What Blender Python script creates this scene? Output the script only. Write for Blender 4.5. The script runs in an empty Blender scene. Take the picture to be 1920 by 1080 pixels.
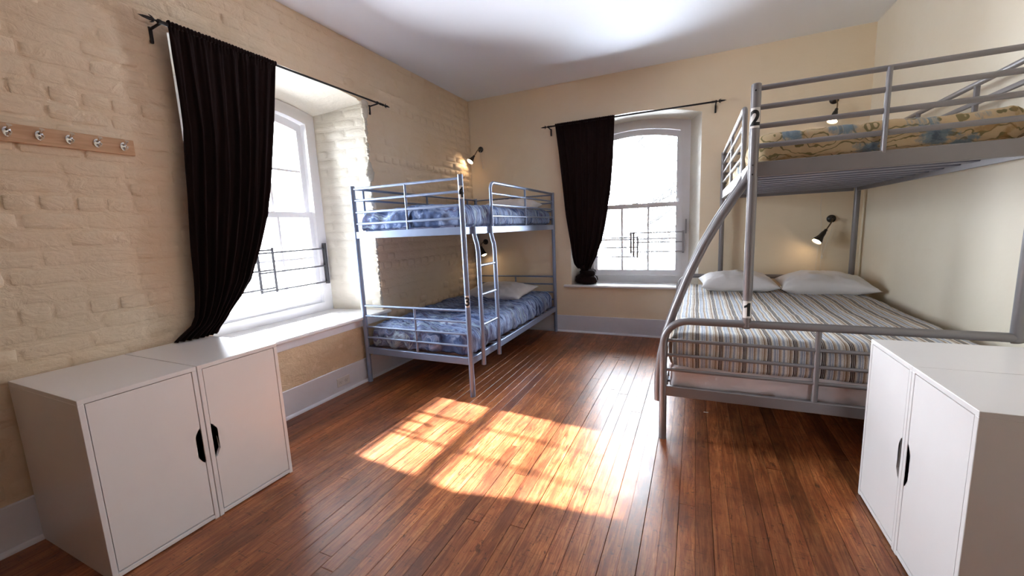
import bpy, bmesh, math, random
from mathutils import Vector, Matrix, noise

C = bpy.context.scene.collection
SC = bpy.context.scene
PI = math.pi

# ------------------------------------------------------------------ camera
cam_d = bpy.data.cameras.new('camera')
cam_d.sensor_width = 36.0
cam_d.lens = 755.8 / 1920.0 * 36.0
cam_d.clip_start = 0.02
cam = bpy.data.objects.new('camera', cam_d); C.objects.link(cam)
R0 = (0.91099463, 0.41023086, -0.04241965)
R1 = (0.02106865, -0.14901352, -0.98861068)
R2 = (-0.41187971, 0.8997253, -0.14439353)
cam.matrix_world = Matrix(((R0[0], -R1[0], -R2[0], 0.0), (R0[1], -R1[1], -R2[1], 0.0), (R0[2], -R1[2], -R2[2], 1.28), (0, 0, 0, 1)))
SC.camera = cam

# ------------------------------------------------------------------ sky, sun, exposure
SKY, SUN, EXPO = 45.0, 54.0, 0.14
w = bpy.data.worlds.new('sky'); SC.world = w; w.use_nodes = True
bg = w.node_tree.nodes['Background']
bg.inputs[1].default_value = SKY
wt = w.node_tree; tc_ = wt.nodes.new('ShaderNodeTexCoord'); sx_ = wt.nodes.new('ShaderNodeSeparateXYZ'); wr_ = wt.nodes.new('ShaderNodeValToRGB')
mp_ = wt.nodes.new('ShaderNodeMapRange'); mp_.inputs['From Min'].default_value = -0.15; mp_.inputs['From Max'].default_value = 0.15
wt.links.new(tc_.outputs['Generated'], sx_.inputs[0]); wt.links.new(sx_.outputs[2], mp_.inputs['Value']); wt.links.new(mp_.outputs[0], wr_.inputs[0])
wr_.color_ramp.elements[0].position = 0.35; wr_.color_ramp.elements[0].color = (0.72, 0.74, 0.79, 1)   # sunlit snow towards and below the horizon
wr_.color_ramp.elements[1].position = 0.75; wr_.color_ramp.elements[1].color = (0.84, 0.91, 1.0, 1)     # bright hazy sky
wt.links.new(wr_.outputs[0], bg.inputs[0])
sd = bpy.data.lights.new('sun', 'SUN'); sd.energy = SUN; sd.angle = math.radians(1.2); sd.color = (0.98, 0.98, 1.06)
so = bpy.data.objects.new('sun', sd); C.objects.link(so)
so.rotation_euler = Vector((1.0, -0.095, -0.754)).to_track_quat('-Z', 'Y').to_euler()
def portal(name, loc, direction, sx, sy):
    d = bpy.data.lights.new(name, 'AREA'); d.shape = 'RECTANGLE'; d.size = sx; d.size_y = sy
    d.cycles.is_portal = True
    o = bpy.data.objects.new(name, d); C.objects.link(o); o.location = loc
    o.rotation_euler = Vector(direction).to_track_quat('-Z', 'Y').to_euler()
portal('sky_portal_left', (-3.46, 2.21, 1.5), (1, 0, 0), 1.3, 2.0)
portal('sky_portal_far', (-0.66, 5.26, 1.5), (0, -1, 0), 1.3, 2.0)
vs = SC.view_settings
SC.display_settings.display_device = 'sRGB'
vs.view_transform = 'Standard'; vs.look = 'None'; vs.exposure = EXPO; vs.gamma = 1.0; vs.use_curve_mapping = False
SC.cycles.use_denoising = True
SC.cycles.max_bounces = 12; SC.cycles.diffuse_bounces = 8; SC.cycles.glossy_bounces = 5
SC.cycles.transparent_max_bounces = 16; SC.cycles.sample_clamp_indirect = 60.0
SC.cycles.caustics_reflective = False; SC.cycles.caustics_refractive = False

# ------------------------------------------------------------------ material helpers
class NT:
    def __init__(s, name):
        s.m = bpy.data.materials.new(name); s.m.use_nodes = True
        s.t = s.m.node_tree; s.n = s.t.nodes; s.l = s.t.links
        s.b = s.n['Principled BSDF']
    def node(s, t, **k):
        n = s.n.new(t)
        for a, v in k.items():
            setattr(n, a, v)
        return n
    def put(s, sock, v):
        if hasattr(v, 'links') or isinstance(v, bpy.types.NodeSocket): s.l.new(v, sock)
        else: sock.default_value = v
    def coord(s, kind='pos', scale=(1, 1, 1), loc=None):
        if kind == 'pos': v = s.node('ShaderNodeNewGeometry').outputs['Position']
        else: v = s.node('ShaderNodeTexCoord').outputs[kind]
        m = s.node('ShaderNodeMapping'); s.l.new(v, m.inputs[0]); m.inputs['Scale'].default_value = scale
        if loc is not None: s.put(m.inputs['Location'], loc)
        return m.outputs[0]
    def noise(s, vec, scale, detail=3, rough=0.55, dist=0.0, col=False):
        n = s.node('ShaderNodeTexNoise'); s.l.new(vec, n.inputs['Vector'])
        n.inputs['Scale'].default_value = scale; n.inputs['Detail'].default_value = detail
        n.inputs['Roughness'].default_value = rough; n.inputs['Distortion'].default_value = dist
        return n.outputs['Color' if col else 'Fac']
    def ramp(s, fac, stops, interp='LINEAR'):
        r = s.node('ShaderNodeValToRGB'); s.l.new(fac, r.inputs[0]); r.color_ramp.interpolation = interp
        e = r.color_ramp.elements
        while len(e) < len(stops): e.new(0.5)
        for i, (p, c) in enumerate(stops):
            e[i].position = p; e[i].color = (c[0], c[1], c[2], 1) if not isinstance(c, (int, float)) else (c, c, c, 1)
        return r.outputs[0]
    def mix(s, f, a, b, mode='MIX'):
        n = s.node('ShaderNodeMix', data_type='RGBA', blend_type=mode)
        for sock, v in ((n.inputs[0], f), (n.inputs[6], a), (n.inputs[7], b)):
            if isinstance(v, tuple): v = (v[0], v[1], v[2], 1)
            s.put(sock, v)
        return n.outputs[2]
    def math(s, op, a, b=0.0, c=None):
        n = s.node('ShaderNodeMath', operation=op)
        s.put(n.inputs[0], a); s.put(n.inputs[1], b)
        if c is not None: s.put(n.inputs[2], c)
        return n.outputs[0]
    def sep(s, vec):
        n = s.node('ShaderNodeSeparateXYZ'); s.l.new(vec, n.inputs[0]); return n.outputs
    def bump(s, h, strength=0.3, dist=0.01):
        n = s.node('ShaderNodeBump'); s.l.new(h, n.inputs['Height'])
        n.inputs['Strength'].default_value = strength; n.inputs['Distance'].default_value = dist
        s.l.new(n.outputs[0], s.b.inputs['Normal'])
    def set(s, col=None, rough=None, metal=None, spec=None, **k):
        if col is not None: s.put(s.b.inputs['Base Color'], (col[0], col[1], col[2], 1) if isinstance(col, tuple) else col)
        if rough is not None: s.put(s.b.inputs['Roughness'], rough)
        if metal is not None: s.b.inputs['Metallic'].default_value = metal
        if spec is not None: s.b.inputs['Specular IOR Level'].default_value = spec
        for a, v in k.items(): s.b.inputs[a.replace('_', ' ')].default_value = v
        return s.m

def plain(name, col, rough=0.5, metal=0.0, spec=0.5, vary=0.06, scale=9.0, bump=0.0, bscale=60):
    s = NT(name); v = s.coord()
    f = s.noise(v, scale, 3)
    c = s.mix(f, tuple(x * (1 - vary) for x in col), tuple(min(1, x * (1 + vary)) for x in col))
    if bump: s.bump(s.noise(v, bscale, 3), bump, 0.004)
    return s.set(c, rough, metal, spec)

M = {}
# painted brick
def mat_paint(name, a, b, stain, bumpy, rough=0.55):
    s = NT(name); v = s.coord()
    f = s.ramp(s.noise(v, 1.1, 4, 0.6), [(0.35, 0.0), (0.68, 1.0)])
    c = s.mix(f, a, b)
    f2 = s.ramp(s.noise(v, 4.3, 5, 0.7), [(0.55, 0.0), (0.8, 1.0)])
    c = s.mix(s.math('MULTIPLY', f2, 0.45), c, stain)
    if bumpy:
        h1 = s.noise(s.coord(scale=(1, 1, 2.2)), 7.0, 4, 0.6, 1.2)
        h2 = s.noise(v, 34.0, 4, 0.6, 0.6)
        h = s.math('ADD', s.math('MULTIPLY', h1, 1.0), s.math('MULTIPLY', h2, bumpy[1]))
        s.bump(h, bumpy[0], 0.03)
    return s.set(c, rough, 0.0, 0.35)
M['brick_paint'] = mat_paint('cream_painted_brick', (0.74, 0.585, 0.41), (0.80, 0.66, 0.49), (0.70, 0.52, 0.30), (0.30, 0.28), 0.5)
M['reveal_paint'] = mat_paint('white_painted_masonry', (0.60, 0.55, 0.46), (0.66, 0.62, 0.53), (0.56, 0.47, 0.32), (0.22, 0.3), 0.55)
M['plaster'] = mat_paint('cream_plaster', (0.84, 0.71, 0.52), (0.87, 0.75, 0.57), (0.82, 0.67, 0.47), (0.06, 0.2), 0.5)
M['plaster_right'] = mat_paint('pale_cream_plaster', (0.76, 0.68, 0.54), (0.80, 0.73, 0.60), (0.73, 0.64, 0.49), (0.05, 0.2), 0.5)
M['rough_plaster'] = mat_paint('rough_ochre_plaster', (0.66, 0.50, 0.32), (0.76, 0.62, 0.44), (0.55, 0.38, 0.18), (0.55, 0.5), 0.6)
s = NT('satin_ceiling_paint'); v = s.coord()
s.bump(s.noise(v, 2.0, 3), 0.05, 0.02)
M['ceiling'] = s.set(s.mix(s.noise(v, 0.9, 3), (0.82, 0.86, 0.93), (0.84, 0.88, 0.95)), s.math('MULTIPLY_ADD', s.noise(v, 1.3, 3), 0.12, 0.56), 0, 0.05)
M['trim'] = plain('grey_white_gloss_paint', (0.74, 0.75, 0.81), 0.35, vary=0.06, bump=0.15, bscale=25)
M['window_paint'] = plain('white_window_paint', (0.78, 0.78, 0.79), 0.35, vary=0.04, bump=0.1, bscale=30)
M['sill'] = plain('white_sill_paint', (0.80, 0.79, 0.79), 0.28, vary=0.03)
M['cabinet'] = plain('white_laminate', (0.82, 0.80, 0.79), 0.3, vary=0.02)
M['cabinet_edge'] = plain('white_laminate_edge', (0.78, 0.76, 0.75), 0.35, vary=0.02)
M['dark'] = plain('dark_cavity', (0.03, 0.025, 0.025), 0.8)
M['steel_blue'] = plain('blue_grey_powder_coated_steel', (0.23, 0.29, 0.43), 0.32, 0.35, vary=0.1)
M['steel_grey'] = plain('silver_grey_powder_coated_steel', (0.25, 0.24, 0.25), 0.38, 0.35, vary=0.1)
M['slat'] = plain('blue_grey_slats', (0.20, 0.21, 0.27), 0.5, 0.2)
M['iron'] = plain('black_iron', (0.012, 0.010, 0.010), 0.5, 0.3)
M['guard'] = plain('grey_guard_steel', (0.13, 0.13, 0.14), 0.5, 0.4)
M['guard_bracket'] = plain('dark_guard_bracket', (0.05, 0.05, 0.055), 0.6, 0.2, bump=0.3)
M['guard_pale'] = plain('pale_grey_guard_steel', (0.36, 0.36, 0.38), 0.5, 0.3)
M['chrome'] = plain('chrome', (0.8, 0.8, 0.8), 0.15, 1.0)
M['sticker'] = plain('white_sticker', (0.78, 0.76, 0.73), 0.45)
M['ink'] = plain('black_ink', (0.01, 0.01, 0.01), 0.5)
M['lamp_black'] = plain('lamp_black', (0.015, 0.012, 0.010), 0.4)
M['brass'] = plain('dark_brass', (0.16, 0.11, 0.06), 0.35, 0.8)
M['plastic'] = plain('white_plastic', (0.72, 0.70, 0.68), 0.4)
M['cord'] = plain('pale_cord', (0.75, 0.70, 0.62), 0.6)
M['pillow'] = plain('white_pillow_cotton', (0.78, 0.76, 0.76), 0.85, spec=0.2, bump=0.12, bscale=180)
M['mattress'] = plain('quilted_mattress_ticking', (0.74, 0.68, 0.69), 0.8, spec=0.2, bump=0.5, bscale=24)
M['snow'] = plain('snow', (0.85, 0.87, 0.9), 0.8)
M['bark'] = plain('wet_bark', (0.034, 0.033, 0.033), 0.8, vary=0.2)

s = NT('window_glass'); n = s.n; n.remove(s.b)
tr = s.node('ShaderNodeBsdfTransparent'); tr.inputs[0].default_value = (0.96, 0.97, 0.97, 1)
gl = s.node('ShaderNodeBsdfGlossy'); gl.inputs['Roughness'].default_value = 0.02
fr = s.node('ShaderNodeFresnel'); fr.inputs[0].default_value = 1.45
mx = s.node('ShaderNodeMixShader'); s.l.new(fr.outputs[0], mx.inputs[0]); s.l.new(tr.outputs[0], mx.inputs[1]); s.l.new(gl.outputs[0], mx.inputs[2])
s.l.new(mx.outputs[0], n['Material Output'].inputs[0]); M['glass'] = s.m

def emit(name, col, st):
    s = NT(name); s.b.inputs['Emission Color'].default_value = (*col, 1); s.b.inputs['Emission Strength'].default_value = st
    return s.set((0.9, 0.85, 0.75), 0.3)
M['bulb'] = emit('lit_bulb', (1.0, 0.70, 0.42), 40.0)

# wood planks
s = NT('varnished_floor_board')
oi = s.node('ShaderNodeObjectInfo').outputs['Random']
off = s.node('ShaderNodeCombineXYZ'); s.l.new(s.math('MULTIPLY', oi, 37.0), off.inputs[0]); s.l.new(s.math('MULTIPLY', oi, 91.0), off.inputs[1])
vg = s.coord(scale=(16, 1.1, 1), loc=off.outputs[0]); vw = s.coord()
g = s.noise(vg, 3.2, 6, 0.68, 1.6)
fine = s.noise(s.coord(scale=(150, 5, 1), loc=off.outputs[0]), 2.0, 4, 0.7)
base = s.ramp(g, [(0.26, (0.10, 0.024, 0.009)), (0.44, (0.23, 0.064, 0.021)), (0.58, (0.37, 0.135, 0.045)), (0.75, (0.52, 0.25, 0.105))])
base = s.mix(0.8, base, s.ramp(fine, [(0.32, 0.62), (0.62, 1.18)]), 'MULTIPLY')
tone = s.ramp(oi, [(0.0, 0.55), (0.3, 0.85), (0.7, 1.08), (1.0, 1.35)])
base = s.mix(1.0, base, tone, 'MULTIPLY')
st1 = s.ramp(s.noise(s.coord(scale=(1.6, 1, 1)), 2.4, 6, 0.7), [(0.34, 0.42), (0.60, 1.22)])
base = s.mix(0.9, base, st1, 'MULTIPLY')
red = s.ramp(s.noise(vw, 0.8, 2), [(0.4, 0.0), (0.6, 1.0)])
base = s.mix(s.math('MULTIPLY', red, 0.30), base, (0.26, 0.085, 0.045))
sp = s.ramp(s.noise(s.coord(scale=(3.2, 1.0, 1)), 11.0, 6, 0.78, 0.5), [(0.585, 0.0), (0.64, 1.0)])
base = s.mix(s.math('MULTIPLY', sp, 0.75), base, (0.040, 0.014, 0.008))
nail = s.ramp(s.noise(s.coord(scale=(1.0, 1.6, 1)), 42.0, 2, 0.5), [(0.68, 0.0), (0.71, 1.0)])
base = s.mix(s.math('MULTIPLY', nail, 0.6), base, (0.03, 0.012, 0.008))
scr = s.ramp(s.noise(s.coord(scale=(3, 30, 1)), 3.4, 4, 0.65, 1.2), [(0.61, 0.0), (0.65, 1.0)])
base = s.mix(s.math('MULTIPLY', scr, 0.5), base, (0.05, 0.018, 0.01))
s.bump(s.math('ADD', s.math('MULTIPLY', g, 0.5), s.noise(vw, 5.0, 3)), 0.12, 0.006)
M['plank'] = s.set(base, s.math('MULTIPLY_ADD', s.noise(s.coord(scale=(2, 1, 1)), 4.5, 5, 0.65), 0.26, 0.22), 0, 0.5)
M['near_wall'] = plain('bounce_cutting_dark_brown', (0.10, 0.06, 0.04), 0.6)  # dark brown chosen so the unseen wall bounces little light into the room
M['subfloor'] = plain('dark_subfloor', (0.02, 0.010, 0.006), 0.9)
# beech rail
s = NT('light_beech'); vg = s.coord(scale=(8, 0.8, 8)); g = s.noise(vg, 7, 5, 0.6, 1.0)
M['beech'] = s.set(s.ramp(g, [(0.3, (0.54, 0.31, 0.17)), (0.7, (0.70, 0.45, 0.27))]), 0.45)
# velvet
s = NT('black_brown_velvet'); v = s.coord()
f = s.noise(s.coord(scale=(1, 1, 0.15)), 30, 4)
M['velvet'] = s.set(s.mix(f, (0.006, 0.003, 0.003), (0.016, 0.007, 0.007)), 0.9, 0, 0.15, Sheen_Weight=0.08, Sheen_Roughness=0.4)
s.b.inputs['Sheen Tint'].default_value = (0.25, 0.12, 0.12, 1)

# blue wavy duvet : bands across the bed, varying along its length
def mat_duvet():
    s = NT('blue_wave_print_cotton')
    p = s.coord(); xyz = s.sep(p)
    d = s.noise(s.coord(scale=(2.0, 3.0, 2.0)), 2.6, 3, 0.6)
    y = s.math('ADD', xyz[1], s.math('MULTIPLY', d, 0.11))
    cb = s.node('ShaderNodeCombineXYZ'); s.l.new(s.math('MULTIPLY', y, 22.0), cb.inputs[0]); s.l.new(s.math('MULTIPLY', xyz[0], 1.3), cb.inputs[1]); s.l.new(s.math('MULTIPLY', xyz[2], 1.6), cb.inputs[2])
    f = s.noise(cb.outputs[0], 1.0, 3, 0.6, 0.2)
    c = s.ramp(f, [(0.30, (0.025, 0.032, 0.075)), (0.40, (0.08, 0.13, 0.28)), (0.46, (0.30, 0.38, 0.58)), (0.51, (0.13, 0.18, 0.34)), (0.55, (0.10, 0.09, 0.18)), (0.59, (0.34, 0.45, 0.56)), (0.64, (0.09, 0.12, 0.26)), (0.72, (0.52, 0.55, 0.68)), (0.85, (0.16, 0.19, 0.36))])
    s.bump(s.noise(p, 60, 3), 0.12, 0.004)
    return s.set(c, 0.8, 0, 0.25)
M['duvet'] = mat_duvet()
# striped coverlet : stripes run along the bed, varying across it
def mat_stripe():
    s = NT('striped_coverlet_cotton')
    p = s.coord(); xyz = s.sep(p)
    d = s.noise(p, 3.0, 2)
    x = s.math('ADD', xyz[0], s.math('MULTIPLY', d, 0.02))
    t = s.math('FRACT', s.math('MULTIPLY', s.math('ADD', x, 2.0), 1 / 0.117))
    W, Bg, T, D, L, Bd = (0.78, 0.76, 0.74), (0.58, 0.49, 0.39), (0.34, 0.24, 0.17), (0.050, 0.032, 0.028), (0.46, 0.50, 0.58), (0.30, 0.34, 0.43)
    st = [(0.0, W), (0.06, Bg), (0.11, W), (0.14, T), (0.20, Bg), (0.26, W), (0.30, D), (0.345, W), (0.36, D), (0.40, W), (0.415, D), (0.45, Bg), (0.50, W), (0.545, L), (0.60, Bd), (0.63, W), (0.66, L), (0.72, W), (0.75, T), (0.79, Bg), (0.85, W), (0.89, L), (0.94, Bd), (0.97, W)]
    c = s.ramp(t, st, 'CONSTANT')
    fine = s.noise(s.coord(scale=(60, 1.5, 60)), 5, 2)
    c = s.mix(0.35, c, s.ramp(fine, [(0.35, 0.55), (0.65, 1.3)]), 'MULTIPLY')
    s.bump(s.noise(s.coord(scale=(1, 2, 1)), 25, 3), 0.25, 0.008)
    return s.set(c, 0.85, 0, 0.2)
M['stripe'] = mat_stripe()
# floral quilt
def mat_floral():
    s = NT('floral_quilt_cotton')
    q_ = s.sep(s.coord()); cc = s.node('ShaderNodeCombineXYZ'); s.l.new(q_[0], cc.inputs[0]); s.l.new(s.math('SUBTRACT', q_[1], q_[2]), cc.inputs[1]); p = cc.outputs[0]
    dn = s.noise(p, 3.5, 3, 0.5, 0, True)
    pd = s.node('ShaderNodeVectorMath', operation='MULTIPLY_ADD'); s.l.new(dn, pd.inputs[0]); pd.inputs[1].default_value = (0.10, 0.10, 0.10); s.l.new(p, pd.inputs[2])
    c = s.mix(s.noise(p, 6, 3), (0.62, 0.44, 0.24), (0.72, 0.58, 0.38))
    wv = s.node('ShaderNodeTexWave', wave_type='RINGS'); s.l.new(pd.outputs[0], wv.inputs[0]); wv.inputs['Scale'].default_value = 9.5; wv.inputs['Distortion'].default_value = 11; wv.inputs['Detail'].default_value = 2; wv.inputs['Detail Scale'].default_value = 1.6
    c = s.mix(s.ramp(wv.outputs['Fac'], [(0.84, 0.0), (0.93, 0.9)]), c, (0.20, 0.17, 0.07))
    nb = s.ramp(s.noise(pd.outputs[0], 14, 4), [(0.58, 0.0), (0.66, 0.7)])
    c = s.mix(nb, c, (0.45, 0.26, 0.10))
    vo = s.node('ShaderNodeTexVoronoi'); s.l.new(pd.outputs[0], vo.inputs['Vector']); vo.inputs['Scale'].default_value = 5.6; vo.inputs['Randomness'].default_value = 0.8
    vd = s.math('ADD', vo.outputs['Distance'], s.math('MULTIPLY', s.math('SUBTRACT', s.noise(p, 26, 4, 0.7), 0.5), 0.75))
    c = s.mix(s.ramp(vd, [(0.22, 0.9), (0.36, 0.0)]), c, (0.20, 0.30, 0.38))
    c = s.mix(s.ramp(vd, [(0.04, 0.8), (0.16, 0.0)]), c, (0.12, 0.15, 0.21))
    s.bump(s.noise(p, 22, 3), 0.3, 0.01)
    return s.set(c, 0.85, 0, 0.2)
M['floral'] = mat_floral()

# ------------------------------------------------------------------ mesh helpers
class G:
    """collects shapes; build() links them as ONE mesh object"""
    def __init__(s): s.v = []; s.f = []
    def add(s, v, f):
        b = len(s.v); s.v += [tuple(p) for p in v]; s.f += [tuple(i + b for i in q) for q in f]; return s
    def box(s, x0, x1, y0, y1, z0, z1):
        v = [(x, y, z) for z in (z0, z1) for y in (y0, y1) for x in (x0, x1)]
        return s.add(v, [(0, 2, 3, 1), (4, 5, 7, 6), (0, 1, 5, 4), (2, 6, 7, 3), (0, 4, 6, 2), (1, 3, 7, 5)])
    def cbox(s, x0, x1, y0, y1, z0, z1, c=0.003):
        """box with chamfered edges"""
        bm = bmesh.new(); g = G().box(x0, x1, y0, y1, z0, z1)
        vs_ = [bm.verts.new(p) for p in g.v]
        for q in g.f: bm.faces.new([vs_[i] for i in q])
        bmesh.ops.bevel(bm, geom=bm.edges[:], offset=c, segments=1, affect='EDGES')
        bm.verts.ensure_lookup_table(); bm.verts.index_update()
        s.add([v.co[:] for v in bm.verts], [[v.index for v in f.verts] for f in bm.faces]); bm.free(); return s
    def tube(s, path, r, seg=10, caps=True, flat=1.0):
        P = [Vector(p) for p in path]; n = len(P)
        rr = r if isinstance(r, (list, tuple)) else [r] * n
        T = []
        for i in range(n):
            a = P[max(i - 1, 0)]; b = P[min(i + 1, n - 1)]; T.append((b - a).normalized())
        up = Vector((0, 0, 1)) if abs(T[0].z) < 0.9 else Vector((0, 1, 0))
        N = (up - T[0] * up.dot(T[0])).normalized(); v = []; f = []
        for i in range(n):
            N = (N - T[i] * N.dot(T[i])).normalized(); B = T[i].cross(N)
            for k in range(seg):
                a = 2 * PI * k / seg
                v.append(P[i] + (N * math.cos(a) + B * math.sin(a) * flat) * rr[i])
        for i in range(n - 1):
            for k in range(seg):
                k2 = (k + 1) % seg
                f.append((i * seg + k, i * seg + k2, (i + 1) * seg + k2, (i + 1) * seg + k))
        if caps:
            f.append(tuple(range(seg))[::-1]); f.append(tuple((n - 1) * seg + k for k in range(seg)))
        return s.add(v, f)
    def lathe(s, prof, origin, axis, seg=16, cap0=False, cap1=False):
        A = Vector(axis).normalized(); u = Vector((0, 0, 1)) if abs(A.z) < 0.9 else Vector((1, 0, 0))
        N = (u - A * u.dot(A)).normalized(); B = A.cross(N); O = Vector(origin); v = []; f = []
        for (r, h) in prof:
            for k in range(seg):
                a = 2 * PI * k / seg; v.append(O + A * h + (N * math.cos(a) + B * math.sin(a)) * r)
        for i in range(len(prof) - 1):
            for k in range(seg):
                k2 = (k + 1) % seg; f.append((i * seg + k, i * seg + k2, (i + 1) * seg + k2, (i + 1) * seg + k))
        if cap0: f.append(tuple(range(seg))[::-1])
        if cap1: f.append(tuple((len(prof) - 1) * seg + k for k in range(seg)))
        return s.add(v, f)
    def prism(s, pts, T, w0, w1):
        n = len(pts); v = [T(a, b, w0) for a, b in pts] + [T(a, b, w1) for a, b in pts]
        f = [tuple(range(n)), tuple(range(2 * n - 1, n - 1, -1))] + [(i, i + n, (i + 1) % n + n, (i + 1) % n) for i in range(n)]
        return s.add(v, f)
    def ring(s, A, B, T, w0, w1):
        """frame between closed outlines A (outer) and B (inner), same point count"""
        n = len(A); v = [T(a, b, w0) for a, b in A] + [T(a, b, w0) for a, b in B] + [T(a, b, w1) for a, b in A] + [T(a, b, w1) for a, b in B]
        f = []
        for i in range(n):
            j = (i + 1) % n
            f += [(i, j, n + j, n + i), (2 * n + i, 3 * n + i, 3 * n + j, 2 * n + j), (n + i, n + j, 3 * n + j, 3 * n + i), (i, 2 * n + i, 2 * n + j, j)]
        return s.add(v, f)
    def mesh(s, name, mat, o=(0, 0, 0), smooth=True, angle=40):
        me = bpy.data.meshes.new(name); o = Vector(o)
        me.from_pydata([tuple(Vector(p) - o) for p in s.v], [], s.f)
        bm = bmesh.new(); bm.from_mesh(me); bmesh.ops.recalc_face_normals(bm, faces=bm.faces[:]); bm.to_mesh(me); bm.free()
        if smooth:
            me.polygons.foreach_set('use_smooth', [True] * len(me.polygons))
            me.set_sharp_from_angle(angle=math.radians(angle))
        if mat: me.materials.append(mat)
        return me

ORI = {}
def link(name, me, parent=None, o=(0, 0, 0)):
    ob = bpy.data.objects.new(name, me); C.objects.link(ob)
    if parent is not None: ob.parent = parent; ORI[ob.name] = ORI[parent.name]
    else: ob.location = o; ORI[ob.name] = Vector(o)
    return ob
def obj(name, g, mat, parent=None, o=(0, 0, 0), smooth=True, angle=40):
    oo = ORI[parent.name] if parent is not None else Vector(o)
    return link(name, g.mesh(name, mat, oo, smooth, angle), parent, o)
def tag(o, label=None, cat=None, group=None, kind=None):
    if label: o['label'] = label
    if cat: o['category'] = cat
    if group: o['group'] = group
    if kind: o['kind'] = kind
    return o
def thing(name, label, cat, loc, group=None):
    o = bpy.data.objects.new(name, None); C.objects.link(o); o.location = loc; ORI[o.name] = Vector(loc)
    o.empty_display_size = 0.05
    return tag(o, label, cat, group)
def struct(name, g, mat, parent=None, o=(0, 0, 0), smooth=True, label=None):
    ob = obj(name, g, mat, parent, o, smooth)
    if parent is None: tag(ob, label, None, None, 'structure')
    return ob
def arc(cx, cz, r, a0, a1, n):
    return [(cx + r * math.cos(a0 + (a1 - a0) * i / n), cz + r * math.sin(a0 + (a1 - a0) * i / n)) for i in range(n + 1)]
def fb(x, y, z, s=1.0): return noise.noise(Vector((x * s, y * s, z * s)))

XL, XR, YF, YN, ZC = -2.655, 1.375, 4.70, -3.0, 2.895
rnd = random.Random(7)

# ================================================================== SHELL
def outline(c, h, vb, vsp, vcr, n=14):
    """bottom-left, up, arched top, down to bottom-right (open at the bottom edge = closed loop last->first)"""
    pts = [(c - h, vb)]
    rise = vcr - vsp; rad = (h * h + rise * rise) / (2 * rise) if rise > 1e-5 else 1e6
    for i in range(n + 1):
        u = -h + 2 * h * i / n
        vv = vsp + (math.sqrt(rad * rad - u * u) - (rad - rise) if rise > 1e-5 else 0.0)
        pts.append((c + u, vv))
    pts.append((c + h, vb)); return pts
TL = lambda u, v, w_: (XL - w_, u, v)          # left wall: u along y, w outwards
TF = lambda u, v, w_: (u, YF + w_, v)          # far wall: u along x
def wall_face(g, O, T, w_, u0, u1, v0, v1):
    uL, vb = O[0]; uR = O[-1][0]
    top = O[1:-1]
    def q(*p): g.add([T(a, b, w_) for a, b in p], [tuple(range(len(p)))])
    q((u0, v0), (uL, v0), (uL, v1), (u0, v1)); q((uR, v0), (u1, v0), (u1, v1), (uR, v1)); q((uL, v0), (uR, v0), (uR, vb), (uL, vb))
    for a, b in zip(top[:-1], top[1:]): q(a, b, (b[0], v1), (a[0], v1))
def wall_open(F, B, T, d, th, u0, u1, v0, v1):
    g = G(); wall_face(g, F, T, 0, u0, u1, v0, v1); wall_face(g, B, T, th, u0, u1, v0, v1)
    n = len(F)
    for (a, b) in (((u0, v0), (u1, v0)), ((u1, v0), (u1, v1)), ((u1, v1), (u0, v1)), ((u0, v1), (u0, v0))):
        g.add([T(*a, 0), T(*b, 0), T(*b, th), T(*a, th)], [(0, 1, 2, 3)])
    r = G()
    for i in range(n):
        j = (i + 1) % n
        r.add([T(*F[i], 0), T(*F[j], 0), T(*B[j], d), T(*B[i], d)], [(0, 1, 2, 3)])
        r.add([T(*B[i], d), T(*B[j], d), T(*B[j], th), T(*B[i], th)], [(0, 1, 2, 3)])
    return g, r
C1, C2 = 2.21, -0.66
D1, D2 = 0.56, 0.32
CF1, HF1 = 2.1425, 0.7275
F1 = outline(CF1, HF1, 0.55, 2.425, 2.475); B1 = outline(C1, 0.59, 0.55, 2.372, 2.455)
F2 = outline(C2, 0.695, 0.55, 2.37, 2.467); B2 = outline(C2, 0.59, 0.55, 2.372, 2.445)

g, r = wall_open(F1, B1, TL, D1, D1 + 0.13, YN, YF, 0, ZC)
wall_left = struct('wall_left', g, M['brick_paint'], smooth=False, label='cream painted brick wall with the deep window recess')
rv = obj('window_reveal', r, M['reveal_paint'], wall_left, angle=50)
g, r = wall_open(F2, B2, TF, D2, D2 + 0.13, XL - D1 - 0.13, XR + 0.12, 0, ZC)
wall_far = struct('wall_far', g, M['plaster'], smooth=False, label='cream plastered wall with the arched window opening')
obj('window_reveal', r, M['reveal_paint'], wall_far, angle=50)
struct('wall_right', G().box(XR, XR + 0.12, YN, YF, 0, ZC), M['plaster_right'], smooth=False, label='pale cream plastered wall beside the double bunk bed')
struct('wall_near', G().box(XL - D1 - 0.13, XR + 0.12, YN - 0.12, YN, 0, ZC), M['near_wall'], smooth=False, label='unseen wall behind the viewer, coloured dark to cut bounce light')
struct('ceiling', G().box(XL - D1 - 0.13, XR + 0.12, YN - 0.12, YF + D2 + 0.13, ZC, ZC + 0.15), M['ceiling'], smooth=False, label='satin white ceiling')
floor = struct('floor', G().box(XL - D1 - 0.13, XR + 0.12, YN - 0.12, YF + D2 + 0.13, -0.2, -0.02), M['subfloor'], smooth=False, label='narrow varnished reddish brown floor boards')

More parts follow.
